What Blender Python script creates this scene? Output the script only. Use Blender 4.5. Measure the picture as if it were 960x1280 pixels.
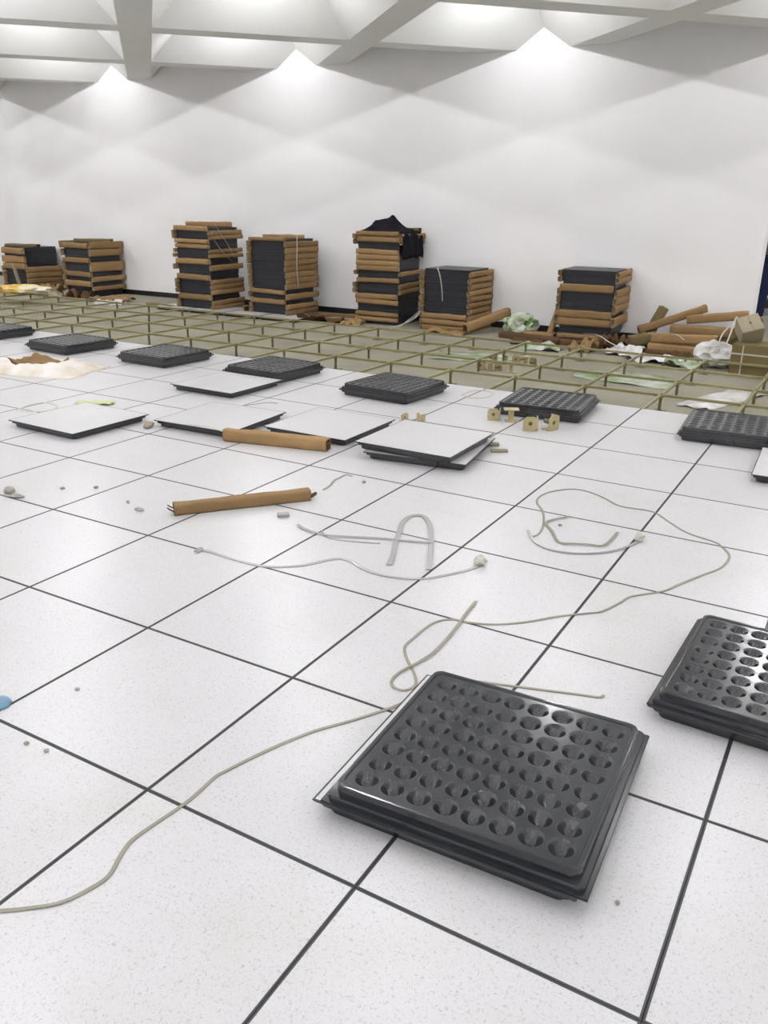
import bpy, bmesh, math, random
from mathutils import Vector, Matrix, Euler, noise

random.seed(7)
scene = bpy.context.scene
for o in list(bpy.data.objects):
    bpy.data.objects.remove(o, do_unlink=True)
COL = scene.collection

# ------------------------------------------------------------------ camera, world, exposure
cam_data = bpy.data.cameras.new('camera')
cam_data.sensor_fit = 'VERTICAL'
cam_data.sensor_height = 36.0
cam_data.lens = 36.0 * 1042.25 / 1280.0
cam_data.clip_start = 0.05
cam_data.clip_end = 100
cam = bpy.data.objects.new('camera', cam_data)
COL.objects.link(cam)
cam.matrix_world = (Matrix.Translation((1.9272, -1.1664, 1.3596))
                    @ Matrix.Rotation(0.521987, 4, 'Z') @ Matrix.Rotation(1.213611, 4, 'X')
                    @ Matrix.Rotation(0.015297, 4, 'Z'))
scene.camera = cam

world = bpy.data.worlds.new('world')
scene.world = world
world.use_nodes = True
world.node_tree.nodes['Background'].inputs[0].default_value = (0.9, 0.95, 1.0, 1)
world.node_tree.nodes['Background'].inputs[1].default_value = 0.05

scene.view_settings.view_transform = 'Standard'
scene.view_settings.look = 'None'
scene.view_settings.gamma = 1.0
scene.view_settings.use_curve_mapping = False
scene.view_settings.exposure = 1.42

LAMP_STRENGTH = 1500.0

# ------------------------------------------------------------------ materials
def srgb(r, g, b):
    f = lambda c: (c / 255 / 12.92) if c / 255 <= 0.04045 else ((c / 255 + 0.055) / 1.055) ** 2.4
    return (f(r), f(g), f(b), 1)

def mat(name, col, rough=0.6, metal=0.0, var=0.0, scale=8.0, bump=0.0, bscale=40.0, spec=0.5,
        rand=0.0, coat=0.0, transmission=0.0, stretch=None):
    m = bpy.data.materials.new(name)
    m.use_nodes = True
    nt = m.node_tree
    b = nt.nodes['Principled BSDF']
    b.inputs['Base Color'].default_value = col
    b.inputs['Roughness'].default_value = rough
    b.inputs['Metallic'].default_value = metal
    b.inputs['Specular IOR Level'].default_value = spec
    b.inputs['Coat Weight'].default_value = coat
    b.inputs['Transmission Weight'].default_value = transmission
    tc = nt.nodes.new('ShaderNodeTexCoord')
    src = tc.outputs['Object']
    if stretch:
        mp = nt.nodes.new('ShaderNodeMapping')
        mp.inputs['Scale'].default_value = stretch
        nt.links.new(src, mp.inputs['Vector'])
        src = mp.outputs['Vector']
    last = None
    if var > 0:
        n = nt.nodes.new('ShaderNodeTexNoise')
        n.inputs['Scale'].default_value = scale
        n.inputs['Detail'].default_value = 6
        nt.links.new(src, n.inputs['Vector'])
        mr = nt.nodes.new('ShaderNodeMapRange')
        mr.inputs['From Min'].default_value = 0.3
        mr.inputs['From Max'].default_value = 0.7
        mr.inputs['To Min'].default_value = 1 - var
        mr.inputs['To Max'].default_value = 1 + var
        nt.links.new(n.outputs['Fac'], mr.inputs['Value'])
        last = mr.outputs['Result']
    if rand > 0:
        oi = nt.nodes.new('ShaderNodeObjectInfo')
        mr2 = nt.nodes.new('ShaderNodeMapRange')
        mr2.inputs['To Min'].default_value = 1 - rand
        mr2.inputs['To Max'].default_value = 1 + rand * 0.8
        nt.links.new(oi.outputs['Random'], mr2.inputs['Value'])
        if last is not None:
            mu = nt.nodes.new('ShaderNodeMath')
            mu.operation = 'MULTIPLY'
            nt.links.new(last, mu.inputs[0])
            nt.links.new(mr2.outputs['Result'], mu.inputs[1])
            last = mu.outputs[0]
        else:
            last = mr2.outputs['Result']
    if last is not None:
        vm = nt.nodes.new('ShaderNodeVectorMath')
        vm.operation = 'SCALE'
        vm.inputs[0].default_value = col[:3]
        nt.links.new(last, vm.inputs['Scale'])
        nt.links.new(vm.outputs['Vector'], b.inputs['Base Color'])
    if bump > 0:
        n2 = nt.nodes.new('ShaderNodeTexNoise')
        n2.inputs['Scale'].default_value = bscale
        n2.inputs['Detail'].default_value = 4
        nt.links.new(src, n2.inputs['Vector'])
        bp = nt.nodes.new('ShaderNodeBump')
        bp.inputs['Strength'].default_value = bump
        bp.inputs['Distance'].default_value = 0.01
        nt.links.new(n2.outputs['Fac'], bp.inputs['Height'])
        nt.links.new(bp.outputs['Normal'], b.inputs['Normal'])
    return m

def mix_mat(name, cols, scale, rough=0.5, bump=0.0, spec=0.5, transmission=0.0):
    """colour ramp over noise, for printed or crumpled plastic"""
    m = mat(name, cols[0], rough=rough, bump=bump, bscale=scale * 2, spec=spec, transmission=transmission)
    nt = m.node_tree
    b = nt.nodes['Principled BSDF']
    tc = nt.nodes.new('ShaderNodeTexCoord')
    n = nt.nodes.new('ShaderNodeTexNoise')
    n.inputs['Scale'].default_value = scale
    n.inputs['Detail'].default_value = 3
    nt.links.new(tc.outputs['Object'], n.inputs['Vector'])
    r = nt.nodes.new('ShaderNodeValToRGB')
    e = r.color_ramp.elements
    e[0].position, e[0].color = 0.36, cols[0]
    e[1].position, e[1].color = 0.64, cols[-1]
    for k, c in enumerate(cols[1:-1]):
        x = e.new(0.36 + 0.28 * (k + 1) / (len(cols) - 1))
        x.color = c
    nt.links.new(n.outputs['Fac'], r.inputs['Fac'])
    nt.links.new(r.outputs['Color'], b.inputs['Base Color'])
    return m

def laminate():
    m = bpy.data.materials.new('white_laminate')
    m.use_nodes = True
    nt = m.node_tree
    b = nt.nodes['Principled BSDF']
    b.inputs['Roughness'].default_value = 0.30
    b.inputs['Specular IOR Level'].default_value = 0.45
    geo = nt.nodes.new('ShaderNodeNewGeometry')
    oi = nt.nodes.new('ShaderNodeObjectInfo')
    # turn the fleck direction a little from place to place
    n1 = nt.nodes.new('ShaderNodeTexNoise')
    n1.inputs['Scale'].default_value = 150
    n1.inputs['Detail'].default_value = 2
    n1.inputs['Distortion'].default_value = 1.2
    nt.links.new(geo.outputs['Position'], n1.inputs['Vector'])
    r1 = nt.nodes.new('ShaderNodeValToRGB')
    e = r1.color_ramp.elements
    e[0].position, e[0].color = 0.28, (0.37, 0.365, 0.37, 1)
    e[1].position, e[1].color = 0.43, (0.53, 0.525, 0.53, 1)
    nt.links.new(n1.outputs['Fac'], r1.inputs['Fac'])
    n2 = nt.nodes.new('ShaderNodeTexNoise')
    n2.inputs['Scale'].default_value = 210
    n2.inputs['Detail'].default_value = 1
    n2.inputs['Distortion'].default_value = 0.8
    nt.links.new(geo.outputs['Position'], n2.inputs['Vector'])
    r2 = nt.nodes.new('ShaderNodeValToRGB')
    e = r2.color_ramp.elements
    e[0].position, e[0].color = 0.62, (1, 1, 1, 1)
    e[1].position, e[1].color = 0.74, (0.85, 0.81, 0.75, 1)
    nt.links.new(n2.outputs['Fac'], r2.inputs['Fac'])
    mx = nt.nodes.new('ShaderNodeMix')
    mx.data_type = 'RGBA'
    mx.blend_type = 'MULTIPLY'
    mx.inputs['Factor'].default_value = 1
    nt.links.new(r1.outputs['Color'], mx.inputs['A'])
    nt.links.new(r2.outputs['Color'], mx.inputs['B'])
    # dust and footprints
    n3 = nt.nodes.new('ShaderNodeTexNoise')
    n3.inputs['Scale'].default_value = 2.6
    n3.inputs['Detail'].default_value = 9
    n3.inputs['Roughness'].default_value = 0.62
    nt.links.new(geo.outputs['Position'], n3.inputs['Vector'])
    r3 = nt.nodes.new('ShaderNodeValToRGB')
    e = r3.color_ramp.elements
    e[0].position, e[0].color = 0.50, (1, 1, 1, 1)
    e[1].position, e[1].color = 0.75, (0.95, 0.94, 0.90, 1)
    nt.links.new(n3.outputs['Fac'], r3.inputs['Fac'])
    mx2 = nt.nodes.new('ShaderNodeMix')
    mx2.data_type = 'RGBA'
    mx2.blend_type = 'MULTIPLY'
    mx2.inputs['Factor'].default_value = 1
    nt.links.new(mx.outputs['Result'], mx2.inputs['A'])
    nt.links.new(r3.outputs['Color'], mx2.inputs['B'])
    # each panel of a slightly different batch
    mr = nt.nodes.new('ShaderNodeMapRange')
    mr.inputs['To Min'].default_value = 0.97
    mr.inputs['To Max'].default_value = 1.02
    nt.links.new(oi.outputs['Random'], mr.inputs['Value'])
    vm = nt.nodes.new('ShaderNodeVectorMath')
    vm.operation = 'SCALE'
    nt.links.new(mx2.outputs['Result'], vm.inputs[0])
    nt.links.new(mr.outputs['Result'], vm.inputs['Scale'])
    nt.links.new(vm.outputs['Vector'], b.inputs['Base Color'])
    mr2 = nt.nodes.new('ShaderNodeMapRange')
    mr2.inputs['From Min'].default_value = 0.35
    mr2.inputs['From Max'].default_value = 0.7
    mr2.inputs['To Min'].default_value = 0.29
    mr2.inputs['To Max'].default_value = 0.33
    nt.links.new(n3.outputs['Fac'], mr2.inputs['Value'])
    nt.links.new(mr2.outputs['Result'], b.inputs['Roughness'])
    return m

def emit(name, col, s):
    m = bpy.data.materials.new(name)
    m.use_nodes = True
    nt = m.node_tree
    nt.nodes.remove(nt.nodes['Principled BSDF'])
    e = nt.nodes.new('ShaderNodeEmission')
    e.inputs[0].default_value = col
    e.inputs[1].default_value = s
    nt.links.new(e.outputs[0], nt.nodes['Material Output'].inputs[0])
    return m

M = dict(
    wall=mat('wall_paint', (0.88, 0.872, 0.878, 1), rough=0.75, var=0.015, scale=1.5, bump=0.03, bscale=120, spec=0.2),
    wallgrey=mat('plain_wall_paint', (0.85, 0.85, 0.85, 1), rough=0.8, var=0.015, scale=1.5, spec=0.2),
    ceil=mat('ceiling_paint', (0.76, 0.765, 0.75, 1), rough=0.85, var=0.015, scale=1.2, spec=0.15),
    base=mat('black_skirting', srgb(26, 26, 30), rough=0.45),
    lam=laminate(),
    trim=mat('black_edge_trim', srgb(50, 50, 52), rough=0.5),
    pan=mat('dark_coated_steel', srgb(34, 36, 40), rough=0.17, metal=0.0, var=0.15, scale=5, spec=0.7),
    panedge=mat('dark_panel_edge', srgb(36, 37, 44), rough=0.4, rand=0.25, var=0.1, scale=6),
    card=mat('kraft_cardboard', srgb(146, 118, 82), rough=0.85, var=0.10, scale=7, rand=0.20, bump=0.15, bscale=25, spec=0.2),
    card2=mat('pale_cardboard', srgb(152, 142, 120), rough=0.85, var=0.08, scale=6, rand=0.1, bump=0.1, bscale=25, spec=0.2),
    cardolive=mat('dull_brown_cardboard', srgb(116, 103, 70), rough=0.85, var=0.1, scale=6, rand=0.1, bump=0.1, bscale=25, spec=0.2),
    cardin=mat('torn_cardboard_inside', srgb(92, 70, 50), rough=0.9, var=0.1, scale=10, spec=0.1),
    zinc=mat('yellow_zinc_steel', srgb(140, 134, 94), rough=0.42, metal=0.35, var=0.14, scale=9, rand=0.12, spec=0.6),
    zincd=mat('yellow_zinc_post', srgb(108, 102, 70), rough=0.45, metal=0.35, var=0.12, scale=9, spec=0.6),
    brass=mat('gold_zinc_bracket', srgb(180, 166, 124), rough=0.35, metal=0.35, var=0.15, scale=20, spec=0.7),
    slab=mat('concrete_slab', srgb(142, 138, 122), rough=0.8, var=0.14, scale=1.6, bump=0.1, bscale=20, spec=0.3),
    strap=mat('beige_plastic_strap', srgb(132, 128, 112), rough=0.4, var=0.08, scale=12),
    wstrap=mat('white_plastic_strap', srgb(186, 184, 174), rough=0.4),
    tape=mat('clear_tape', srgb(158, 157, 154), rough=0.25),
    dirt=mat('grey_crumb', srgb(150, 146, 138), rough=0.9, var=0.2, scale=60),
    blue=mat('blue_plastic', srgb(118, 158, 182), rough=0.3, var=0.15, scale=30, transmission=0.2),
    bag=mix_mat('white_plastic_bag', [srgb(176, 172, 165), srgb(204, 202, 200), srgb(220, 220, 222)], 6, rough=0.35),
    bagb=mix_mat('beige_plastic_sheet', [srgb(188, 176, 156), srgb(206, 198, 184), srgb(216, 212, 206)], 4, rough=0.4),
    bagg=mix_mat('green_white_plastic', [srgb(104, 138, 76), srgb(172, 184, 152), srgb(208, 212, 202)], 9, rough=0.3),
    filmg=mix_mat('green_film', [srgb(124, 150, 96), srgb(160, 172, 146), srgb(184, 190, 178)], 5, rough=0.25),
    yellow=mix_mat('yellow_white_print', [srgb(188, 138, 62), srgb(212, 184, 84), srgb(222, 216, 198)], 4.5, rough=0.4),
    lime=mat('lime_paper', srgb(192, 198, 146), rough=0.7),
    cloth=mat('black_cloth', srgb(26, 25, 30), rough=0.9, var=0.2, scale=12, bump=0.3, bscale=60, spec=0.1),
    skin=mat('skin', srgb(198, 156, 128), rough=0.55),
    navy=mat('navy_denim', srgb(46, 52, 84), rough=0.85, var=0.12, scale=20, bump=0.1, bscale=200, spec=0.15),
    greyc=mat('grey_knit', srgb(132, 128, 128), rough=0.9, var=0.1, scale=25, spec=0.1),
    hair=mat('black_hair', srgb(24, 20, 20), rough=0.6),
    shoe=mat('black_shoe', srgb(32, 32, 36), rough=0.5),
    dark=mat('dark_plastic', srgb(44, 44, 48), rough=0.45),
    midgrey=mat('grey_plastic', srgb(150, 150, 148), rough=0.45),
    bulb=emit('bulb_glow', (0.985, 0.975, 1.0, 1), LAMP_STRENGTH),
    white=mat('white_enamel', (0.8, 0.8, 0.8, 1), rough=0.4),
)

# ------------------------------------------------------------------ helpers
def mesh_from(bm, name, mats, smooth=False):
    bmesh.ops.recalc_face_normals(bm, faces=bm.faces)
    me = bpy.data.meshes.new(name)
    bm.to_mesh(me)
    bm.free()
    for m in (mats if isinstance(mats, (list, tuple)) else [mats]):
        me.materials.append(m)
    if smooth:
        for p in me.polygons:
            p.use_smooth = True
    return me

def link(name, me, parent=None, loc=(0, 0, 0), rot=(0, 0, 0)):
    o = bpy.data.objects.new(name, me)
    COL.objects.link(o)
    o.location = loc
    o.rotation_euler = rot
    if parent is not None:
        o.parent = parent
    return o

def tag(o, label=None, cat=None, group=None, kind=None):
    if label: o['label'] = label
    if cat: o['category'] = cat
    if group: o['group'] = group
    if kind: o['kind'] = kind
    return o

def empty(name, loc=(0, 0, 0), rot=(0, 0, 0)):
    return link(name, None, None, loc, rot)

def bbox(bm, c, s, mi=0, rot=None):
    """box centre c, full size s"""
    mtx = Matrix.Translation(c)
    if rot is not None:
        mtx = mtx @ Euler(rot).to_matrix().to_4x4()
    r = bmesh.ops.create_cube(bm, size=1, matrix=mtx @ Matrix.Diagonal((s[0], s[1], s[2], 1)))
    for f in {f for v in r['verts'] for f in v.link_faces}:
        f.material_index = mi
    return r['verts']

def box_mesh(name, c, s, m):
    bm = bmesh.new()
    bbox(bm, c, s)
    return mesh_from(bm, name, m)

def cyl(bm, c, r, h, seg=12, mi=0, r2=None, rot=None):
    mtx = Matrix.Translation(c)
    if rot is not None:
        mtx = mtx @ Euler(rot).to_matrix().to_4x4()
    res = bmesh.ops.create_cone(bm, cap_ends=True, segments=seg, radius1=r, radius2=r if r2 is None else r2, depth=h, matrix=mtx)
    for f in {f for v in res['verts'] for f in v.link_faces}:
        f.material_index = mi
    return res['verts']

def catmull(pts, sub=6):
    pts = [Vector(p) for p in pts]
    out = []
    n = len(pts)
    for i in range(n - 1):
        p0, p1, p2, p3 = pts[max(i - 1, 0)], pts[i], pts[i + 1], pts[min(i + 2, n - 1)]
        for k in range(sub):
            t = k / sub
            out.append(0.5 * ((2 * p1) + (-p0 + p2) * t + (2 * p0 - 5 * p1 + 4 * p2 - p3) * t * t + (-p0 + 3 * p1 - 3 * p2 + p3) * t ** 3))
    out.append(pts[-1])
    return out

def ribbon(name, pts, m, w=0.012, th=0.0014, label=None, cat='strap', group=None, twist=0.0, lift=0.0, seed=0, sub=6):
    """flat plastic strap lying along a path; slight wander off the floor"""
    P = [Vector((p[0], p[1], p[2] if len(p) > 2 else 0.0018)) for p in pts]
    C = catmull(P, sub)
    org = C[0].copy()
    bm = bmesh.new()
    prev = None
    for i, c in enumerate(C):
        d = (C[min(i + 1, len(C) - 1)] - C[max(i - 1, 0)])
        if d.length < 1e-6:
            d = Vector((1, 0, 0))
        d.normalize()
        side = d.cross(Vector((0, 0, 1)))
        if side.length < 0.05:
            side = d.cross(Vector((0, 1, 0)))
        side.normalize()
        up = side.cross(d).normalized()
        a = twist * noise.noise(Vector((i * 0.07 + seed, seed, 0)))
        s2 = side * math.cos(a) + up * math.sin(a)
        u2 = up * math.cos(a) - side * math.sin(a)
        z = Vector((0, 0, abs(math.sin(a)) * w / 2 + lift * max(0, noise.noise(Vector((i * 0.11, seed * 3.1, 1.7))))))
        q = c - org + z
        ring = [bm.verts.new(q + s2 * w / 2 - u2 * th / 2), bm.verts.new(q - s2 * w / 2 - u2 * th / 2),
                bm.verts.new(q - s2 * w / 2 + u2 * th / 2), bm.verts.new(q + s2 * w / 2 + u2 * th / 2)]
        if prev:
            for k in range(4):
                bm.faces.new((prev[k], prev[(k + 1) % 4], ring[(k + 1) % 4], ring[k]))
        else:
            bm.faces.new(ring)
        prev = ring
    bm.faces.new(prev)
    o = link(name, mesh_from(bm, name, m), None, org)
    return tag(o, label, cat, group)

def sleeve_mesh(name, L, w, h, seed, m, seg=10, dent=0.006, inner=True, rnd=0.24, inm='cardin'):
    """crumpled rectangular cardboard sleeve along local x, base at z=0, open torn ends"""
    bm = bmesh.new()
    prof = []
    r = min(w, h) * rnd
    for cx, cy, a0 in ((w / 2 - r, h / 2 - r, 0), (-w / 2 + r, h / 2 - r, 90), (-w / 2 + r, -h / 2 + r, 180), (w / 2 - r, -h / 2 + r, 270)):
        for a in (10, 45, 80):
            t = math.radians(a0 + a)
            prof.append((cx + r * math.cos(t), cy + r * math.sin(t)))
    n = len(prof)
    rings = []
    for i in range(seg + 1):
        x = -L / 2 + L * i / seg
        ring = []
        for k, (y, z) in enumerate(prof):
            nv = noise.noise_vector(Vector((x * 9 + seed * 7.3, y * 25, z * 25 + seed)))
            jx = 0
            if i in (0, seg):
                jx = 0.006 * noise.noise(Vector((k * 1.7, seed * 2.1, i)))
            zz = max(z + nv.z * dent, -h / 2)
            if z <= -h / 2 + r * 0.3:
                zz = -h / 2
            ring.append(bm.verts.new((x + jx, y + nv.y * dent, zz + h / 2)))
        rings.append(ring)
    for a, b in zip(rings, rings[1:]):
        for k in range(n):
            bm.faces.new((a[k], a[(k + 1) % n], b[(k + 1) % n], b[k]))
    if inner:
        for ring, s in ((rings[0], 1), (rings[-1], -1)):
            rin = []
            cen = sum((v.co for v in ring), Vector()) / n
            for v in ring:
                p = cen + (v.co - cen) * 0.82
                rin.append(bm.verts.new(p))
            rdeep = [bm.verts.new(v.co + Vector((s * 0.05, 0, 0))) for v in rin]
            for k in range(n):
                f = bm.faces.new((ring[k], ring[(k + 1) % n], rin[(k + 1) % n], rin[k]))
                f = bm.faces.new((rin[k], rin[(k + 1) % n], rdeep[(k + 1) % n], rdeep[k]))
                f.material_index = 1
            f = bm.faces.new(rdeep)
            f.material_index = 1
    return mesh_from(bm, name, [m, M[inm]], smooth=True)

def place_tube(name, a, b, w, h, seed, label, m=None, cat='cardboard tube', group=None, dent=0.007):
    a, b = Vector(a), Vector(b)
    d = b - a
    me = sleeve_mesh(name, d.length, w, h, seed, m or M['card'], dent=dent)
    mid = (a + b) / 2
    yaw = math.atan2(d.y, d.x)
    pitch = -math.asin(max(-1, min(1, d.z / d.length)))
    o = link(name, me, None, mid, (0, pitch, yaw))
    return tag(o, label, cat, group)

def blob(name, loc, size, seed, m, rough=0.35, flat=True, sub=3, freq=3.0, rot=0, ridged=True):
    """crumpled bag or heap resting on z of loc"""
    bm = bmesh.new()
    bmesh.ops.create_icosphere(bm, subdivisions=sub, radius=1)
    for v in bm.verts:
        p = v.co.copy()
        nz = noise.noise(p * freq + Vector((seed, seed * 2, 0))) 
        n2 = noise.noise(p * freq * 2.3 + Vector((0, seed, seed)))
        if ridged:
            nz = 0.5 - abs(nz) * 2
            n2 = 0.3 - abs(n2) * 1.4
        k = 1 + rough * nz + rough * 0.6 * n2
        p *= k
        z = p.z * 0.5 + 0.42
        if flat:
            z = max(z, 0.0)
        v.co = Vector((p.x * size[0] / 2, p.y * size[1] / 2, z * size[2]))
    zmin = min(v.co.z for v in bm.verts)
    for v in bm.verts:
        v.co.z -= zmin
    return link(name, mesh_from(bm, name, m, smooth=False), None, loc, (0, 0, rot))

def crumple_sheet(name, loc, size, seed, m, h=0.05, n=10, rot=0, th=0.003):
    """crumpled sheet, thin but solid"""
    bm = bmesh.new()
    top, bot = {}, {}
    for i in range(n + 1):
        for j in range(n + 1):
            x, y = i / n - 0.5, j / n - 0.5
            nz = noise.noise(Vector((x * 4 + seed, y * 4, seed)))
            z = max(0.0, (nz + 0.35) * 1.1 * h + h * 0.3 * noise.noise(Vector((x * 9, y * 9 + seed, 0))))
            jx = 0.06 * noise.noise(Vector((x * 5, y * 5, seed + 9)))
            jy = 0.06 * noise.noise(Vector((x * 5 + 4, y * 5, seed + 5)))
            co = Vector(((x + jx) * size[0], (y + jy) * size[1], z))
            bot[i, j] = bm.verts.new(co)
            top[i, j] = bm.verts.new(co + Vector((0, 0, th)))
    for i in range(n):
        for j in range(n):
            bm.faces.new((top[i, j], top[i + 1, j], top[i + 1, j + 1], top[i, j + 1]))
            bm.faces.new((bot[i, j], bot[i, j + 1], bot[i + 1, j + 1], bot[i + 1, j]))
    for k in range(n):
        for a, b in (((k, 0), (k + 1, 0)), ((k + 1, n), (k, n)), ((0, k + 1), (0, k)), ((n, k), (n, k + 1))):
            bm.faces.new((bot[a], bot[b], top[b], top[a]))
    return link(name, mesh_from(bm, name, m, smooth=True), None, loc, (0, 0, rot))

ORD = ['topmost', 'second', 'third', 'fourth', 'fifth', 'sixth', 'seventh', 'eighth', 'ninth', 'tenth', 'eleventh', 'twelfth',
       'thirteenth', 'fourteenth', 'fifteenth', 'sixteenth', 'seventeenth', 'eighteenth', 'nineteenth', 'twentieth',
       'twenty-first', 'twenty-second', 'twenty-third', 'twenty-fourth', 'twenty-fifth', 'twenty-sixth', 'twenty-seventh',
       'twenty-eighth', 'twenty-ninth', 'thirtieth', 'thirty-first', 'thirty-second']
def nth_from_top(i):
    return 'topmost' if i == 0 else ORD[i] + ' from the top'

T = 0.6            # raised-floor module
SLAB = -0.14       # concrete level under the raised floor
WALL_Y = 8.95
X0, X1 = -17.0, 8.0
Y0, Y1 = -9.0, 14.5
CEIL = 3.0

# ------------------------------------------------------------------ structure
floor = tag(link('floor', box_mesh('floor', ((X0 + X1) / 2, (Y0 + Y1) / 2, SLAB - 0.1), (X1 - X0 + .4, Y1 - Y0 + .4, 0.2), M['slab'])), kind='structure')

def wall(name, x0, x1, y0, y1, z1=3.75, m='wall'):
    o = link(name, box_mesh(name, (0, 0, (z1 - SLAB) / 2), (x1 - x0, y1 - y0, z1 - SLAB), M[m]), None, ((x0 + x1) / 2, (y0 + y1) / 2, SLAB))
    return tag(o, kind='structure')
wall('wall_back', -11.37, 0.735, WALL_Y, WALL_Y + 0.3)
wall('wall_recess', X0, -11.5, 9.88, 10.1)
wall('wall_far', X0, X1, Y1, Y1 + 0.2)
wall('wall_left', X0 - 0.2, X0, Y0, Y1, m='wallgrey')
wall('wall_right', X1, X1 + 0.2, Y0, Y1, m='wallgrey')
wall('wall_front', X0, X1, Y0 - 0.2, Y0, m='wallgrey')
def baseboard(name, x0, x1, y, h=0.075):
    o = link(name, box_mesh(name, (0, 0, h / 2), (x1 - x0, 0.012, h), M['base']), None, ((x0 + x1) / 2, y - 0.006, SLAB))
    tag(o, kind='structure')
baseboard('baseboard_back', -11.37, 0.735, WALL_Y)
baseboard('baseboard_recess', X0, -11.5, 9.88)
baseboard('baseboard_far', X0, X1, Y1)

# waffle ceiling: square coffers turned 45 degrees, sloping sides
PER = 3.42
S_C, D_C = 2.465, 13.13           # a coffer centre in s = x + y, d = y - x
HALF, SLOPE, DEPTH = 1.47, 1.5, 0.50
bm = bmesh.new()
def sd(s, d, z):
    return bm.verts.new(((s - d) / 2, (s + d) / 2, z))
lamps = []
for k in range(-8, 9):
    for l in range(-8, 9):
        s, d = S_C + PER * k, D_C + PER * l
        x, y = (s - d) / 2, (s + d) / 2
        if not (X0 - 2.2 < x < X1 + 2.2 and Y0 - 2.2 < y < Y1 + 2.2):
            continue
        q = PER / 2
        cor = [(-1, -1), (1, -1), (1, 1), (-1, 1)]
        o4 = [sd(s + a * q, d + b * q, CEIL) for a, b in cor]
        i4 = [sd(s + a * HALF, d + b * HALF, CEIL) for a, b in cor]
        tq = HALF - SLOPE * DEPTH
        t4 = [sd(s + a * tq, d + b * tq, CEIL + DEPTH) for a, b in cor]
        for n in range(4):
            m_ = (n + 1) % 4
            bm.faces.new((o4[n], o4[m_], i4[m_], i4[n]))
            bm.faces.new((i4[n], i4[m_], t4[m_], t4[n]))
        bm.faces.new(t4)
        if X0 + 1 < x < X1 - 1 and Y0 + 1 < y < Y1 - 0.8 and not (WALL_Y - 0.3 < y < WALL_Y + 0.6 and -11.6 < x < 1.0):
            lamps.append((x, y))
bmesh.ops.remove_doubles(bm, verts=bm.verts, dist=0.001)
me = mesh_from(bm, 'ceiling', M['ceil'])
me.flip_normals()
tag(link('ceiling', me), kind='structure')
# closing slab above the waffle so that no daylight leaks in
tag(link('ceiling_deck', box_mesh('ceiling_deck', ((X0 + X1) / 2, (Y0 + Y1) / 2, 3.8), (X1 - X0 + .4, Y1 - Y0 + .4, 0.1), M['ceil'])), kind='structure')

# coffer lamps: round base plate, short neck, bulb, plus an added light shield
bm = bmesh.new(); cyl(bm, (0, 0, -0.01), 0.09, 0.02, 20); base_me = mesh_from(bm, 'base_plate', M['white'])
bm = bmesh.new(); cyl(bm, (0, 0, -0.043), 0.018, 0.045, 12); neck_me = mesh_from(bm, 'lamp_neck', M['white'])
bm = bmesh.new()  # unseen ring added around the bulb to keep direct light off the upper coffer slopes
for k in range(20):
    a0, a1 = 2 * math.pi * k / 20, 2 * math.pi * (k + 1) / 20
    for r, flip in ((0.075, 0), (0.072, 1)):
        q = [bm.verts.new((r * math.cos(a), r * math.sin(a), z)) for a, z in ((a0, -0.02), (a1, -0.02), (a1, -0.088), (a0, -0.088))]
        bm.faces.new(q)
bmesh.ops.remove_doubles(bm, verts=bm.verts, dist=0.0002)
shield_me = mesh_from(bm, 'added_light_shield', M['midgrey'])
bm = bmesh.new(); bmesh.ops.create_icosphere(bm, subdivisions=1, radius=0.02)
for v in bm.verts: v.co.z -= 0.085
bulb_me = mesh_from(bm, 'bulb', M['bulb'], smooth=True)
for x, y in lamps:
    e = tag(empty('ceiling_lamp', (x, y, CEIL + DEPTH)), 'round white bulb lamp set high inside a square ceiling coffer', 'lamp', 'lamps in the ceiling coffers')
    link('base_plate', base_me, e); link('lamp_neck', neck_me, e); link('added_light_shield', shield_me, e); link('bulb', bulb_me, e)

# ------------------------------------------------------------------ raised floor tiles
PT = 0.044         # panel thickness
def sheet_faces(bm, w, trim, z, th, mi_top, mi_trim, mi_under):
    """thin face sheet: laminate field, black trim border, underside"""
    h = w / 2; i = h - trim
    o = [bm.verts.new((a * h, b * h, z)) for a, b in ((-1, -1), (1, -1), (1, 1), (-1, 1))]
    n = [bm.verts.new((a * i, b * i, z)) for a, b in ((-1, -1), (1, -1), (1, 1), (-1, 1))]
    u = [bm.verts.new((a * h, b * h, z - th)) for a, b in ((-1, -1), (1, -1), (1, 1), (-1, 1))]
    f = bm.faces.new(n); f.material_index = mi_top
    for k in range(4):
        m_ = (k + 1) % 4
        f = bm.faces.new((o[k], o[m_], n[m_], n[k])); f.material_index = mi_trim
        f = bm.faces.new((u[k], u[m_], o[m_], o[k])); f.material_index = mi_trim
    f = bm.faces.new(u); f.material_index = mi_under

def tile_bm(bm, ox=0, oy=0):
    b2 = bmesh.new()
    sheet_faces(b2, 0.5985, 0.0048, 0, 0.003, 0, 1, 2)
    bbox(b2, (0, 0, -0.003 - (PT - .003) / 2), (0.566, 0.566, PT - 0.003), 2)
    for v in b2.verts: v.co += Vector((ox, oy, 0))
    tmp = bpy.data.meshes.new('t'); b2.to_mesh(tmp); b2.free()
    bm.from_mesh(tmp); bpy.data.meshes.remove(tmp)

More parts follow.
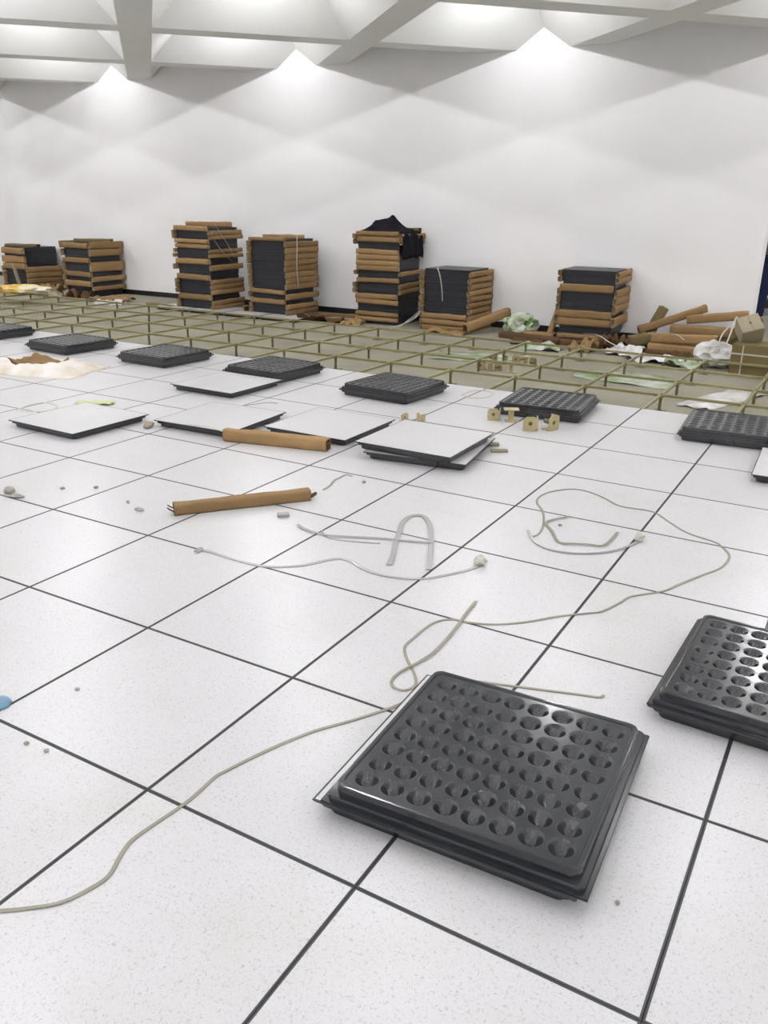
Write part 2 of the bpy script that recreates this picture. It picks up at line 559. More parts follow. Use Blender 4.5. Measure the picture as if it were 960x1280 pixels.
bm = bmesh.new(); tile_bm(bm)
tile_me = mesh_from(bm, 'tile', [M['lam'], M['trim'], M['panedge']])
IN_I, IN_J = range(-13, 7), range(-4, 8)
for i in IN_I:
    for j in IN_J:
        link('tile', tile_me, floor, ((i + .5) * T, (j + .5) * T, 0))
bm = bmesh.new()
for i in range(-28, 13):
    for j in range(-14, 8):
        if i in IN_I and j in IN_J: continue
        h = 0.299
        x, y = (i + .5) * T, (j + .5) * T
        b2 = bmesh.new(); sheet_faces(b2, 0.5985, 0.0048, 0, PT, 0, 1, 2)
        for v in b2.verts: v.co += Vector((x, y, 0))
        tmp = bpy.data.meshes.new('t'); b2.to_mesh(tmp); b2.free(); bm.from_mesh(tmp); bpy.data.meshes.remove(tmp)
o = link('tile_field', mesh_from(bm, 'tile_field', [M['lam'], M['trim'], M['panedge']]), floor)
tag(o, kind='stuff')

# ------------------------------------------------------------------ support grid (stringers on pedestals)
grid = tag(empty('support_grid', (0, 0, SLAB)), 'open grid of yellowish steel stringers and pedestals beyond the white tiles', 'floor frame')
GZ = -0.004 - SLAB      # stringer top above the slab
def stringer_mesh(name, along_x):
    bm = bmesh.new()
    Lh = T - 0.05
    s = (Lh, 0.022, 0.020) if along_x else (0.022, Lh, 0.020)
    v = bbox(bm, (0, 0, -0.010), s)
    bmesh.ops.bevel(bm, geom=[e for e in bm.edges], offset=0.002, segments=1, affect='EDGES')
    return mesh_from(bm, name, M['zinc'])
sx, sy = stringer_mesh('stringer', True), stringer_mesh('stringer', False)
bm = bmesh.new()
cyl(bm, (0, 0, GZ / 2 - 0.008), 0.012, GZ - 0.016, 8)
post_me = mesh_from(bm, 'post', M['zincd'], smooth=False)
bm = bmesh.new()
bbox(bm, (0, 0, -0.012), (0.07, 0.03, 0.018)); bbox(bm, (0, 0, -0.012), (0.03, 0.07, 0.018)); cyl(bm, (0, 0, -0.02), 0.02, 0.02, 8)
cyl(bm, (0, 0, -0.001), 0.008, 0.006, 6)
head_me = mesh_from(bm, 'pedestal_head', M['zinc'])
bm = bmesh.new(); bbox(bm, (0, 0, 0.002), (0.09, 0.09, 0.004)); cyl(bm, (0, 0, 0.008), 0.018, 0.012, 8)
foot_me = mesh_from(bm, 'base_plate', M['zincd'])
I0, I1, J0, J1 = -21, 5, 8, 12
for i in range(I0, I1 + 1):
    for j in range(J0 - 1, J1 + 1):
        x, y = i * T, j * T
        if j >= J0 or i > -12:
            p = link('pedestal', post_me, grid, (x, y, 0))
            link('pedestal_head', head_me, p, (0, 0, GZ)); link('base_plate', foot_me, p)
        if j >= J0:
            if i < I1: link('stringer', sx, grid, (x + T / 2, y, GZ))
            if j < J1: link('stringer', sy, grid, (x, y + T / 2, GZ))

# ------------------------------------------------------------------ loose floor panels
def pan_mesh(name, seg, m):
    """pressed steel underside; local z = 0 at the sheet, pan reaching +h upward, cups pressed back in"""
    H = PT - 0.003
    bm = bmesh.new()
    def rr(half, r, z, n=8):
        ring = []
        for cx, cy, a0 in ((1, 1, 0), (-1, 1, 90), (-1, -1, 180), (1, -1, 270)):
            for k in range(n + 1):
                t = math.radians(a0 + 90 * k / n)
                ring.append(bm.verts.new((cx * (half - r) + r * math.cos(t), cy * (half - r) + r * math.sin(t), z)))
        return ring
    prof = [(0.2990, 0.004, 0), (0.2990, 0.004, 0.0025), (0.2905, 0.016, 0.003), (0.2900, 0.018, 0.0155), (0.2890, 0.019, 0.0165), (0.2780, 0.024, 0.0170), (0.2765, 0.024, H - 0.005),
            (0.2752, 0.024, H - 0.0015), (0.2728, 0.024, H), (0.2675, 0.022, H), (0.2655, 0.020, H - 0.0012), (0.2642, 0.019, H - 0.004)]
    rings = [rr(*p) for p in prof]
    for a, b in zip(rings, rings[1:]):
        n = len(a)
        for k in range(n):
            bm.faces.new((a[k], a[(k + 1) % n], b[(k + 1) % n], b[k]))
    bm.faces.new(rings[0])
    zf = H - 0.004
    sp = 0.0636
    g = [(-4 + k) * sp for k in range(9)]
    # border between rounded rim and the square cup field
    inner = rings[-1]
    n = len(inner)
    grid_v = {(i, j): bm.verts.new((g[i], g[j], zf)) for i in range(9) for j in range(9)}
    per = [(8, 8)] + [(8 - k, 8) for k in range(1, 9)] + [(0, 8 - k) for k in range(1, 9)] + [(k, 0) for k in range(1, 9)] + [(8, k) for k in range(1, 8)]
    sq = [grid_v[q] for q in per]
    ang = lambda v: math.atan2(v.co.y, v.co.x) % (2 * math.pi)
    A, B = sorted(inner, key=ang), sorted(sq, key=ang)
    ia = ib = 0
    while ia < len(A) or ib < len(B):          # zip the rounded rim to the square field
        ta = ang(A[ia + 1]) if ia + 1 < len(A) else 2 * math.pi + ang(A[0]) if ia < len(A) else 99
        tb = ang(B[ib + 1]) if ib + 1 < len(B) else 2 * math.pi + ang(B[0]) if ib < len(B) else 99
        a, b = A[ia % len(A)], B[ib % len(B)]
        if ta <= tb:
            bm.faces.new((a, A[(ia + 1) % len(A)], b)); ia += 1
        else:
            bm.faces.new((a, B[(ib + 1) % len(B)], b)); ib += 1
    rr_ = [(0.0298, 0.0), (0.0280, -0.0008), (0.0255, -0.0032), (0.0225, -0.0080), (0.0180, -0.0160), (0.0110, -0.0240), (0.0050, -0.0270)]
    for i in range(8):
        for j in range(8):
            cx, cy = (g[i] + g[i + 1]) / 2, (g[j] + g[j + 1]) / 2
            loops = [[bm.verts.new((cx + r * math.cos(2 * math.pi * k / seg + math.pi / 4), cy + r * math.sin(2 * math.pi * k / seg + math.pi / 4), zf + z)) for k in range(seg)] for r, z in rr_]
            corners = [grid_v[i + 1, j + 1], grid_v[i, j + 1], grid_v[i, j], grid_v[i + 1, j]]
            qn = seg // 4
            first = loops[0]
            for c in range(4):
                for k in range(qn):
                    # fan from the corner for half, hand over to the next corner at the middle
                    a, b = first[(c * qn + k) % seg], first[(c * qn + k + 1) % seg]
                    cor = corners[c] if k < qn / 2 else corners[(c + 1) % 4]
                    bm.faces.new((cor, b, a))
                    if k == (qn - 1) // 2 if qn % 2 else k == qn // 2 - 1:
                        bm.faces.new((corners[c], corners[(c + 1) % 4], b))
            for a, b in zip(loops, loops[1:]):
                for k in range(seg):
                    f = bm.faces.new((a[k], a[(k + 1) % seg], b[(k + 1) % seg], b[k])); f.smooth = True
            f = bm.faces.new(loops[-1])
    return mesh_from(bm, name, m)

pan_hi = pan_mesh('pan', 24, M['pan'])
pan_lo = pan_mesh('pan', 12, M['pan'])
bm = bmesh.new()
sheet_faces(bm, 0.6, 0.0048, 0, 0.003, 0, 1, 2)
sheet_me = mesh_from(bm, 'face_sheet', [M['lam'], M['trim'], M['pan']])

def panel(x, y, z, rot, up, label, hi=False, group=None, tilt=(0, 0), sc=1.0):
    """up=True: white face on top, pan below (z is the underside). up=False: dimpled pan on top"""
    e = empty('floor_panel', (x, y, z), (tilt[0], tilt[1], math.radians(rot)))
    e.scale = (sc, sc, 1)
    tag(e, label, 'floor panel', group)
    pm = pan_hi if hi else pan_lo
    if up:
        link('face_sheet', sheet_me, e, (0, 0, PT))
        link('pan', pm, e, (0, 0, PT - 0.003), (math.pi, 0, 0))
    else:
        link('face_sheet', sheet_me, e, (0, 0, 0.0), (math.pi, 0, 0))
        link('pan', pm, e, (0, 0, 0.003))
    return e

def pair(x, y, r1, r2, who, hi=False, dx=0.0, dy=0.0, sc=1.0):
    panel(x + dx, y + dy, 0.0, r2, True, 'face-up lower panel of ' + who, hi, 'panel pairs on the tiles', sc=sc)
    panel(x, y, PT, r1, False, 'upside-down dimpled upper panel of ' + who, hi, 'panel pairs on the tiles', sc=sc)

pair(1.316, 0.468, 2.6, 2.2, 'the large dark pair in the foreground', True, -0.018, -0.004, 1.05)
pair(1.885, 1.240, -2.2, -2.0, 'the dark pair just behind it at the right edge', True, 0.002, 0.0, 1.01)
pair(1.275, 4.37, 4, 3.8, 'the rightmost dark pair by the open grid', dx=0.002)
pair(0.055, 4.37, 4.5, 4.9, 'the dark pair with gold brackets at its corner', dx=0.002)
pair(-1.11, 4.25, -4.5, -4.2, 'the dark pair behind the two stacked white panels', dx=-0.002)
pair(-2.30, 4.33, -3.5, -3.3, 'the fourth dark pair from the left by the grid', dx=-0.002)
pair(-3.48, 4.29, -3.0, -2.8, 'the third dark pair from the left by the grid', dx=0.002)
pair(-4.64, 4.25, -3.0, -3.2, 'the dark pair behind the beige plastic sheet', dx=0.002)
pair(-5.90, 4.32, -2.0, -2.2, 'the dark pair cut off by the left edge', dx=0.002)
WP = 'white floor panel lying face up '
panel(-2.335, 2.345, 0, -1.5, True, WP + 'at far left, its front edge raised on dark pan')
panel(-1.61, 2.86, 0, 3.0, True, WP + 'behind the left end of the boxy cardboard tube')
panel(-0.925, 3.10, 0, 0.0, True, WP + 'behind the right end of the boxy cardboard tube')
panel(-2.28, 3.71, 0, -1.0, True, WP + 'in front of the third dimpled pair from the left')
panel(-0.160, 3.000, 0, 8.0, True, 'lower turned panel of the two stacked white panels near the middle')
panel(-0.190, 2.985, PT, 0.5, True, 'upper panel of the two stacked white panels near the middle')
panel(1.800, 3.72, 0, 2.0, True, WP + 'and cut off by the right edge')
# white panels lying on the bare slab, under the two stacks left of the middle
for k, x in enumerate((-6.72, -6.10, -5.48, -4.86)):
    panel(x, 8.02, SLAB, 0.4 * k - 0.5, True, 'white panel on the bare slab under the stacks, %s of four' % ('first', 'second', 'third', 'last')[k], group='white panels under the stacks')

# ------------------------------------------------------------------ stacks of panels with cardboard sleeves along the wall
SH = 0.0385
bm = bmesh.new()
bbox(bm, (0, 0, 0.0185), (0.586, 0.586, 0.037)); bbox(bm, (0, 0, 0.0368), (0.6, 0.6, 0.0034))
stack_panel_me = mesh_from(bm, 'floor_panel', M['panedge'])
sleeve_cache = {}
def stack_sleeve(h, seed, L=0.66):
    key = (round(h, 3), seed, L)
    if key not in sleeve_cache:
        sleeve_cache[key] = sleeve_mesh('cardboard_sleeve', L, 0.04, h, seed, M['card'], seg=8, dent=0.006, rnd=0.42, inm='card2')
    return sleeve_cache[key]

def stack(who, cx, cy, rot, z0, ztop, front, right, px_top, px_bot, top_card=True):
    """front / right: list of (kind, top, bottom) in photo rows between px_top and px_bot"""
    R = Matrix.Rotation(rot, 3, 'Z')
    n = int(round((ztop - z0) / SH))
    for k in range(n):
        jx, jy = random.uniform(-.006, .006), random.uniform(-.006, .006)
        o = link('floor_panel', stack_panel_me, None, Vector((cx, cy, z0 + k * SH)) + R @ Vector((jx, jy, 0)), (0, 0, rot + random.uniform(-.012, .012)))
        tag(o, 'dark floor panel, %s in %s' % (nth_from_top(n - 1 - k), who), 'floor panel', 'panels in the wall stacks')
    H = n * SH
    def zof(p):
        return z0 + (px_bot - p) / (px_bot - px_top) * H
    for face, rows in (('front', front), ('right', right), ('left', right)):
        c = 0
        for (a, b, cnt) in rows:
            for q in range(cnt):
                zt, zb = zof(a + (b - a) * q / cnt), zof(a + (b - a) * (q + 1) / cnt)
                zt = min(zt, z0 + H + 0.03); zb = max(zb, z0)
                h = max(zt - zb, 0.03)
                h = round(h / 0.01) * 0.01
                me = stack_sleeve(h - 0.006, random.randint(0, 3), 0.68 if face != 'front' else 0.60)
                off = 0.322 + random.uniform(0, .006)
                sl = random.uniform(-.012, .012)
                if face == 'front': l, r = Vector((sl, -off, 0)), 0
                elif face == 'right': l, r = Vector((off, sl, 0)), math.pi / 2
                else: l, r = Vector((-off, sl, 0)), math.pi / 2
                l.z = zb
                o = link('cardboard_sleeve', me, None, Vector((cx, cy, 0)) + R @ l, (0, random.uniform(-.012, .012), rot + r + random.uniform(-.02, .02)))
                side = {'front': 'left face', 'right': 'right face', 'left': 'far side'}[face]
                tag(o, 'brown cardboard sleeve, %s, %s of %s' % (nth_from_top(c), side, who), 'cardboard sleeve', 'sleeves on the wall stacks')
                c += 1
    return z0 + H

NAMES = ['leftmost stack', 'second stack from left', 'third stack from left', 'fourth stack from left', 'tallest stack', 'sixth stack from left', 'rightmost stack']
t1 = stack(NAMES[0], -10.66, 8.58, -0.052, SLAB, 0.555,
           [(240, 300, 1), (318, 380, 1), (385, 440, 1), (630, 690, 1)], [(415, 620, 4)], 240, 640)
t2 = stack(NAMES[1], -9.16, 8.58, 0.0, SLAB, 0.68,
           [(168, 196, 1), (240, 268, 1), (312, 338, 1), (358, 388, 1)], [(160, 235, 2), (262, 312, 1), (335, 362, 1), (385, 407, 1)], 172, 440)
t3 = stack(NAMES[2], -6.40, 8.22, 0.0, SLAB + PT, 0.975,
           [(130, 156, 1), (193, 242, 2), (290, 322, 1), (372, 402, 1), (472, 503, 1)],
           [(150, 178, 1), (175, 198, 1), (243, 290, 2), (323, 352, 1), (398, 474, 3), (500, 556, 2)], 140, 550)
t4 = stack(NAMES[3], -5.20, 8.36, -0.052, SLAB + PT, 0.865,
           [(180, 204, 1), (452, 478, 1), (504, 532, 1)], [(204, 452, 8), (475, 506, 1), (528, 586, 2)], 195, 586)
t5 = stack(NAMES[4], -3.66, 8.58, 0.052, SLAB, 0.985,
           [(145, 172, 1), (174, 202, 1), (238, 348, 4), (384, 408, 1), (466, 522, 2), (558, 612, 2)],
           [(160, 215, 2), (348, 372, 1), (408, 466, 2)], 160, 630)
t6 = stack(NAMES[5], -2.68, 8.58, 0.0, SLAB, 0.580,
           [(578, 668, 3)], [(368, 610, 8), (612, 668, 2)], 366, 668)
t7 = stack(NAMES[6], -0.94, 8.58, 0.052, SLAB, 0.660,
           [(142, 174, 1), (242, 302, 2), (330, 352, 1)], [(94, 140, 2), (160, 250, 3), (262, 300, 1)], 94, 372)
# narrow left margin sleeves of the rightmost stacks and loose sleeves lying on the tops
place_tube('cardboard_sleeve', (-10.95, 8.35, t1 + 0.001), (-10.40, 8.55, t1 + 0.001), .12, .045, 3, 'flattened cardboard sleeve lying on top of the leftmost stack', M['cardolive'], 'cardboard sleeve')
place_tube('cardboard_sleeve', (-9.35, 8.42, t2 + 0.001), (-8.83, 8.72, t2 + 0.001), .10, .06, 4, 'cardboard sleeve lying on top of the second stack from the left', M['cardolive'], 'cardboard sleeve')
place_tube('cardboard_sleeve', (-6.62, 8.05, t3 + 0.001), (-6.10, 8.40, t3 + 0.001), .09, .07, 5, 'cardboard sleeve lying on top of the third stack from the left', M['card'], 'cardboard sleeve')
place_tube('cardboard_sleeve', (-5.36, 8.15, t4 + 0.001), (-4.90, 8.45, t4 + 0.001), .11, .05, 6, 'cardboard sleeve lying on top of the fourth stack from the left', M['card'], 'cardboard sleeve')
place_tube('cardboard_sleeve', (-3.90, 8.82, t5 + 0.001), (-3.36, 8.84, t5 + 0.001), .09, .06, 7, 'cardboard sleeve under the black cloth on the tallest stack', M['cardolive'], 'cardboard sleeve')

# black cloth draped over the tallest stack
bm = bmesh.new()
NX, NY = 26, 22
top, bot = {}, {}
for i in range(NX + 1):
    for j in range(NY + 1):
        u, v = i / NX, j / NY
        x = -0.27 + 0.74 * u
        y = -0.30 + 0.58 * v
        hump = 0.16 * math.exp(-((x - 0.02) / 0.13) ** 2 - ((y - 0.05) / 0.2) ** 2) + 0.10 * math.exp(-((x + 0.15) / 0.08) ** 2 - ((y + 0.05) / 0.15) ** 2)
        fold = abs(noise.noise(Vector((x * 7, y * 7, 2.0)))) * 0.05 + abs(noise.noise(Vector((x * 15, y * 15, 4.0)))) * 0.02
        edge = min(1, 4 * min(u + .1, v + .05, 1 - v + .05))
        z = 0.012 + (hump + fold) * edge
        xx = x
        if x > 0.30:                      # hangs down the right-hand face
            dz = (x - 0.30) * 1.9
            xx = 0.355 + 0.03 * noise.noise(Vector((y * 9, x * 9, 0))) + (0.0 if dz > .05 else -0.03)
            z = z - dz
        xx = max(xx, -0.27)
        y2 = y + 0.02 * noise.noise(Vector((x * 6, y * 6, 7)))
        c = Vector((xx, y2, z))
        bot[i, j] = bm.verts.new(c)
        top[i, j] = bm.verts.new(c + (Vector((0, 0, 0.006)) if x <= .30 else Vector((0.006, 0, 0))))
for i in range(NX):
    for j in range(NY):
        bm.faces.new((top[i, j], top[i + 1, j], top[i + 1, j + 1], top[i, j + 1]))
        bm.faces.new((bot[i, j], bot[i, j + 1], bot[i + 1, j + 1], bot[i + 1, j]))
for a, b in [((k, 0), (k + 1, 0)) for k in range(NX)] + [((k + 1, NY), (k, NY)) for k in range(NX)] + [((0, k + 1), (0, k)) for k in range(NY)] + [((NX, k), (NX, k + 1)) for k in range(NY)]:
    bm.faces.new((bot[a], bot[b], top[b], top[a]))
tag(link('cloth', mesh_from(bm, 'cloth', M['cloth'], smooth=True), None, (-3.66, 8.56, t5 + 0.004), (0, 0, 0.052)), 'crumpled black cloth draped over the tallest stack', 'cloth')

# straps hanging on the stacks
ribbon('strap', [(-6.10, 7.86, t3 + .02), (-6.06, 7.89, t3 - .06), (-6.045, 8.10, t3 - .30), (-6.035, 8.30, t3 - .45)], M['wstrap'], 0.012, label='white strap hanging off the right face of the third stack, front one')
ribbon('strap', [(-6.06, 8.00, t3 + .06), (-6.04, 8.06, t3 - .04), (-6.035, 8.22, t3 - .22), (-6.035, 8.36, t3 - .40)], M['wstrap'], 0.012, label='white strap hanging off the right face of the third stack, rear one')
ribbon('strap', [(-4.84, 8.20, t4 + .05), (-4.835, 8.19, t4 - .1), (-4.832, 8.17, t4 - .35), (-4.83, 8.20, t4 - .62)], M['wstrap'], 0.012, label='pale strap running down the right face of the fourth stack')
ribbon('strap', [(-2.82, 8.42, t6 + .01), (-2.80, 8.27, t6 + .012), (-2.76, 8.245, t6 - .05), (-2.72, 8.235, t6 - .2), (-2.70, 8.232, t6 - .37)], M['wstrap'], 0.018, label='white strap hanging down the dark face of the sixth stack')
for k, (dz, dy) in enumerate(((0, 0), (.03, .06), (-.02, -.06), (.05, .1))):
    ribbon('loose_strap', [(-3.36 + .05 * k, 8.00 + dy, SLAB + .012 + .004 * k), (-3.20, 8.12 + dy, SLAB + .05 + dz * .4), (-3.09, 8.24 + dy * .6, SLAB + .13 + dz), (-3.03, 8.34 + dy * .5, SLAB + .22 + dz)], M['wstrap'], 0.012, 0.003,
           label='white strap curving up between tallest and sixth stacks, %s of four' % ('lowest', 'second', 'third', 'uppermost')[k], cat='strap', group='straps between the stacks')

# ------------------------------------------------------------------ scraps along the wall
def scrap(loc, size, seed, m, label, cat='cardboard scrap', h=0.05, rot=0, name='cardboard_scrap'):
    return tag(crumple_sheet(name, loc, size, seed, M[m], h, 12, rot), label, cat)
# pile of sleeves at the right end of the wall
TB = 'brown cardboard tube in right-hand pile, '
place_tube('cardboard_tube', (-0.32, 8.46, SLAB), (0.36, 8.44, SLAB), .09, .09, 11, TB + 'hidden base tube at the back')
place_tube('cardboard_tube', (-0.16, 8.16, SLAB), (0.50, 8.20, SLAB), .10, .10, 12, TB + 'lowest in front')
place_tube('cardboard_tube', (-0.14, 8.20, SLAB + .10), (0.53, 8.24, SLAB + .13), .10, .095, 13, TB + 'long front one with a curved strap on it')
place_tube('cardboard_tube', (0.00, 8.42, SLAB + .18), (0.64, 8.44, SLAB + .19), .11, .10, 14, TB + 'thick one in the middle row')
place_tube('cardboard_tube', (-0.36, 8.52, SLAB + .14), (0.29, 8.80, SLAB + .40), .09, .08, 15, TB + 'slanting up to the right at the top')
place_tube('cardboard_tube', (0.12, 8.66, SLAB + .27), (0.74, 8.70, SLAB + .36), .09, .09, 16, TB + 'topmost one at right')
place_tube('cardboard_tube', (-0.24, 8.62, SLAB + .12), (-0.14, 8.74, SLAB + .40), .09, .09, 17, TB + 'short stub standing up at the left', M['cardolive'])
place_tube('cardboard_tube', (-0.40, 8.28, SLAB + .02), (-0.12, 8.36, SLAB + .08), .12, .12, 18, TB + 'short one poking out at the lower left', M['cardolive'])
place_tube('cardboard_tube', (0.46, 8.36, SLAB + .02), (0.74, 8.62, SLAB + .28), .08, .07, 19, TB + 'dull one slanting at the right end', M['cardolive'])
place_tube('cardboard_tube', (0.14, 8.62, SLAB), (0.70, 8.66, SLAB), .16, .24, 20, TB + 'bulky bottom one against the wall', M['cardolive'])
place_tube('cardboard_tube', (-0.18, 8.02, SLAB), (0.30, 8.05, SLAB), .11, .045, 21, TB + 'flattened reddish one at the foot', M['cardin'])
ribbon('strap', [(0.655, 8.52, .25), (0.65, 8.40, .26), (0.64, 8.22, .10), (0.63, 8.13, .02)], M['wstrap'], 0.014, label='pale strap sticking up over the tube pile, straight one')
ribbon('strap', [(0.60, 8.42, .19), (0.60, 8.33, .17), (0.57, 8.20, .11), (0.56, 8.10, .03)], M['wstrap'], 0.014, label='pale strap bowed over the tube pile, curved one')
ribbon('strap', [(-0.18, 8.13, 0.058), (-0.03, 8.14, 0.085), (0.12, 8.14, 0.075), (0.22, 8.09, 0.03)], M['wstrap'], 0.014, label='pale strap lying curved on the front tube of the pile')
# pile right of the sixth stack
place_tube('cardboard_tube', (-2.32, 8.12, SLAB + .03), (-2.02, 8.72, SLAB + .19), .10, .10, 22, 'brown cardboard tube propped beside the sixth stack')
tag(blob('plastic_bag', (-1.80, 8.56, SLAB), (0.40, 0.34, 0.27), 3.3, M['bagg'], 0.4, sub=3, freq=3.0), 'crumpled green and white plastic bag right of the sixth stack', 'plastic bag')
place_tube('cardboard_strip', (-1.66, 8.40, SLAB), (-1.30, 8.42, SLAB), .20, .07, 24, 'flat brown cardboard strip between the green bag and the rightmost stack', M['card'], 'cardboard strip')
place_tube('cardboard_strip', (-1.90, 8.24, SLAB), (-1.12, 8.12, SLAB), .16, .06, 25, 'long dark brown cardboard strip in front of the rightmost stack', M['cardin'], 'cardboard strip')
place_tube('cardboard_strip', (-1.10, 8.02, SLAB), (-0.62, 8.10, SLAB), .18, .07, 26, 'brown cardboard strip at the foot of the rightmost stack', M['cardin'], 'cardboard strip')
place_tube('cardboard_strip', (-1.42, 8.55, SLAB), (-1.385, 8.84, SLAB + .42), .07, .035, 27, 'cardboard strip leaning upright against the left of the rightmost stack', M['card'], 'cardboard strip')
scrap((-0.76, 7.78, SLAB), (0.30, 0.26, 0), 4.2, 'card', 'torn tan cardboard piece in front of the rightmost stack', h=0.13, rot=.4)
scrap((-0.34, 7.84, SLAB), (0.40, 0.30, 0), 5.2, 'bag', 'crumpled white plastic wrap between rightmost stack and tube pile', 'plastic wrap', h=0.10, name='plastic_wrap')
scrap((-0.52, 8.12, SLAB), (0.30, 0.24, 0), 6.2, 'cardin', 'dark crumpled cardboard right of the rightmost stack', h=0.16, rot=.8)
scrap((-1.20, 7.66, SLAB), (0.46, 0.30, 0), 7.2, 'filmg', 'green tinted plastic film in front of the rightmost stack', 'plastic film', h=0.06, name='plastic_film')
scrap((-1.45, 7.92, SLAB), (0.36, 0.26, 0), 7.9, 'cardin', 'brown paper scrap between the green film and the sixth stack', h=0.06, rot=.2)
scrap((0.05, 7.62, SLAB), (0.56, 0.34, 0), 8.2, 'bag', 'thin white plastic sheet at the foot of the tube pile', 'plastic sheet', h=0.07, name='plastic_sheet')
scrap((0.28, 7.90, SLAB), (0.30, 0.20, 0), 8.9, 'cardin', 'dark brown torn cardboard below the tube pile', h=0.08, rot=.5)
scrap((0.36, 7.40, SLAB), (0.34, 0.24, 0), 9.6, 'filmg', 'green tinted film left of the bulging white bag', 'plastic film', h=0.08, name='plastic_film')
tag(blob('plastic_bag', (0.62, 7.66, SLAB), (0.42, 0.36, 0.27), 5.1, M['bag'], 0.28, sub=3, freq=2.2), 'bulging white plastic bag beside the cardboard boxes', 'plastic bag')
ribbon('strap', [(-0.86, 8.05, SLAB + .15), (-0.66, 7.92, SLAB + .17), (-0.5, 7.82, SLAB + .12), (-0.34, 7.70, SLAB + .09)], M['wstrap'], 0.02, label='white strap lying across the scraps before the rightmost stack')

def carton(name, loc, size, rot, m, label, tilt=(0, 0)):
    """box with lid flaps and a tape strip"""
    e = tag(empty(name, loc, (tilt[0], tilt[1], rot)), label, 'box')
    w, d, h = size
    bm = bmesh.new(); bbox(bm, (0, 0, h / 2), size)
    bmesh.ops.bevel(bm, geom=list(bm.edges), offset=0.006, segments=1, affect='EDGES')
    link('body', mesh_from(bm, 'body', M[m]), e)
    for s in (-1, 1):
        bm = bmesh.new(); bbox(bm, (s * w / 4, 0, h + 0.003), (w / 2 - 0.004, d - 0.006, 0.004)); link('lid_flap', mesh_from(bm, 'lid_flap', M[m]), e)
    return e
c = carton('cardboard_box', (1.02, 7.42, SLAB), (0.40, 0.36, 0.29), -0.06, 'cardolive', 'dull brown cardboard box at the right edge tied with a white strap')
bm = bmesh.new(); bbox(bm, (0, -0.1835, 0.21), (0.405, 0.003, 0.014)); link('strap', mesh_from(bm, 'strap', M['wstrap']), c)
bm = bmesh.new(); bbox(bm, (-0.10, -0.1835, 0.145), (0.012, 0.003, 0.29)); link('strap', mesh_from(bm, 'strap', M['wstrap']), c)
c = carton('cardboard_box', (0.93, 7.50, SLAB + 0.305), (0.20, 0.20, 0.17), 0.55, 'card2', 'small pale cardboard box tilted on top of the dull brown one', (0.0, 0.0))
c.rotation_euler = (math.radians(38), math.radians(-16), 0.45)
c.location = (0.90, 7.54, SLAB + 0.345)
bm = bmesh.new(); bbox(bm, (0, 0, 0.1765), (0.03, 0.006, 0.002)); bbox(bm, (0, 0, 0.1765), (0.006, 0.03, 0.002)); link('printed_mark', mesh_from(bm, 'printed_mark', M['cardin']), c)

# scraps by the left stacks
tag(blob('packaging_bag', (-9.05, 7.12, -0.004), (0.85, 0.42, 0.15), 2.2, M['yellow'], 0.30, sub=3, freq=2.0, rot=.5), 'yellow and white printed package lying in front of the leftmost stack', 'package')
place_tube('cardboard_strip', (-10.52, 8.19, SLAB + .02), (-10.68, 8.215, SLAB + .43), .05, .03, 28, 'thin cardboard strip leaning on the front of the leftmost stack', M['card2'], 'cardboard strip')
scrap((-9.90, 8.30, SLAB), (0.50, 0.40, 0), 1.3, 'card', 'crumpled brown paper between the two leftmost stacks', h=0.16, rot=-.3)
scrap((-9.40, 7.90, SLAB), (0.46, 0.30, 0), 2.6, 'card2', 'torn pale cardboard strips before the second stack', h=0.12, rot=.4)
scrap((-8.88, 7.98, SLAB), (0.36, 0.30, 0), 3.7, 'cardin', 'brown crumpled paper at the foot of the second stack', h=0.14, rot=.1)
scrap((-8.25, 8.05, SLAB), (0.60, 0.40, 0), 4.9, 'card', 'flat brown scraps right of the second stack', h=0.08, rot=.3)
scrap((-7.95, 7.75, SLAB), (0.44, 0.20, 0), 5.5, 'bag', 'small white plastic scrap right of the second stack', 'plastic scrap', h=0.07, rot=.2, name='plastic_scrap')
place_tube('cardboard_strip', (-7.35, 7.95, SLAB), (-6.78, 7.86, SLAB), .12, .05, 29, 'cardboard strip lying before the left corner of the third stack', M['cardolive'], 'cardboard strip')
place_tube('cardboard_strip', (-5.92, 8.42, SLAB), (-5.60, 8.06, SLAB + PT), .10, .07, 30, 'cardboard strip between the third and fourth stacks', M['cardolive'], 'cardboard strip')
# strips right of the fourth stack
place_tube('cardboard_strip', (-4.78, 8.42, SLAB), (-4.12, 8.66, SLAB), .08, .05, 31, 'long cardboard strip right of the fourth stack, rear one', M['card'], 'cardboard strip')
place_tube('cardboard_strip', (-4.50, 8.26, SLAB), (-4.02, 8.42, SLAB), .08, .03, 32, 'pale thin strip right of the fourth stack, front one', M['card2'], 'cardboard strip')
scrap((-4.38, 8.10, SLAB), (0.60, 0.30, 0), 6.6, 'cardin', 'dark brown paper scrap between the fourth and tallest stacks', h=0.09, rot=.2)
scrap((-3.88, 8.06, SLAB), (0.30, 0.22, 0), 7.6, 'card', 'tan paper scrap at the foot of the tallest stack', h=0.07, rot=-.2)
scrap((-2.55, 8.06, SLAB), (0.50, 0.26, 0), 9.2, 'card', 'tan cardboard piece at the foot of the sixth stack', h=0.05, rot=.1)
tag(crumple_sheet('plastic_film', (-1.55, 6.75, SLAB), (0.9, 0.5), 1.1, M['filmg'], 0.02, 8, .2), 'green tinted film on the slab beyond the gold brackets', 'plastic film')
tag(crumple_sheet('plastic_film', (0.05, 6.55, SLAB), (0.9, 0.55), 2.9, M['filmg'], 0.02, 8, -.1), 'green tinted film on the slab under the right part of the grid', 'plastic film')
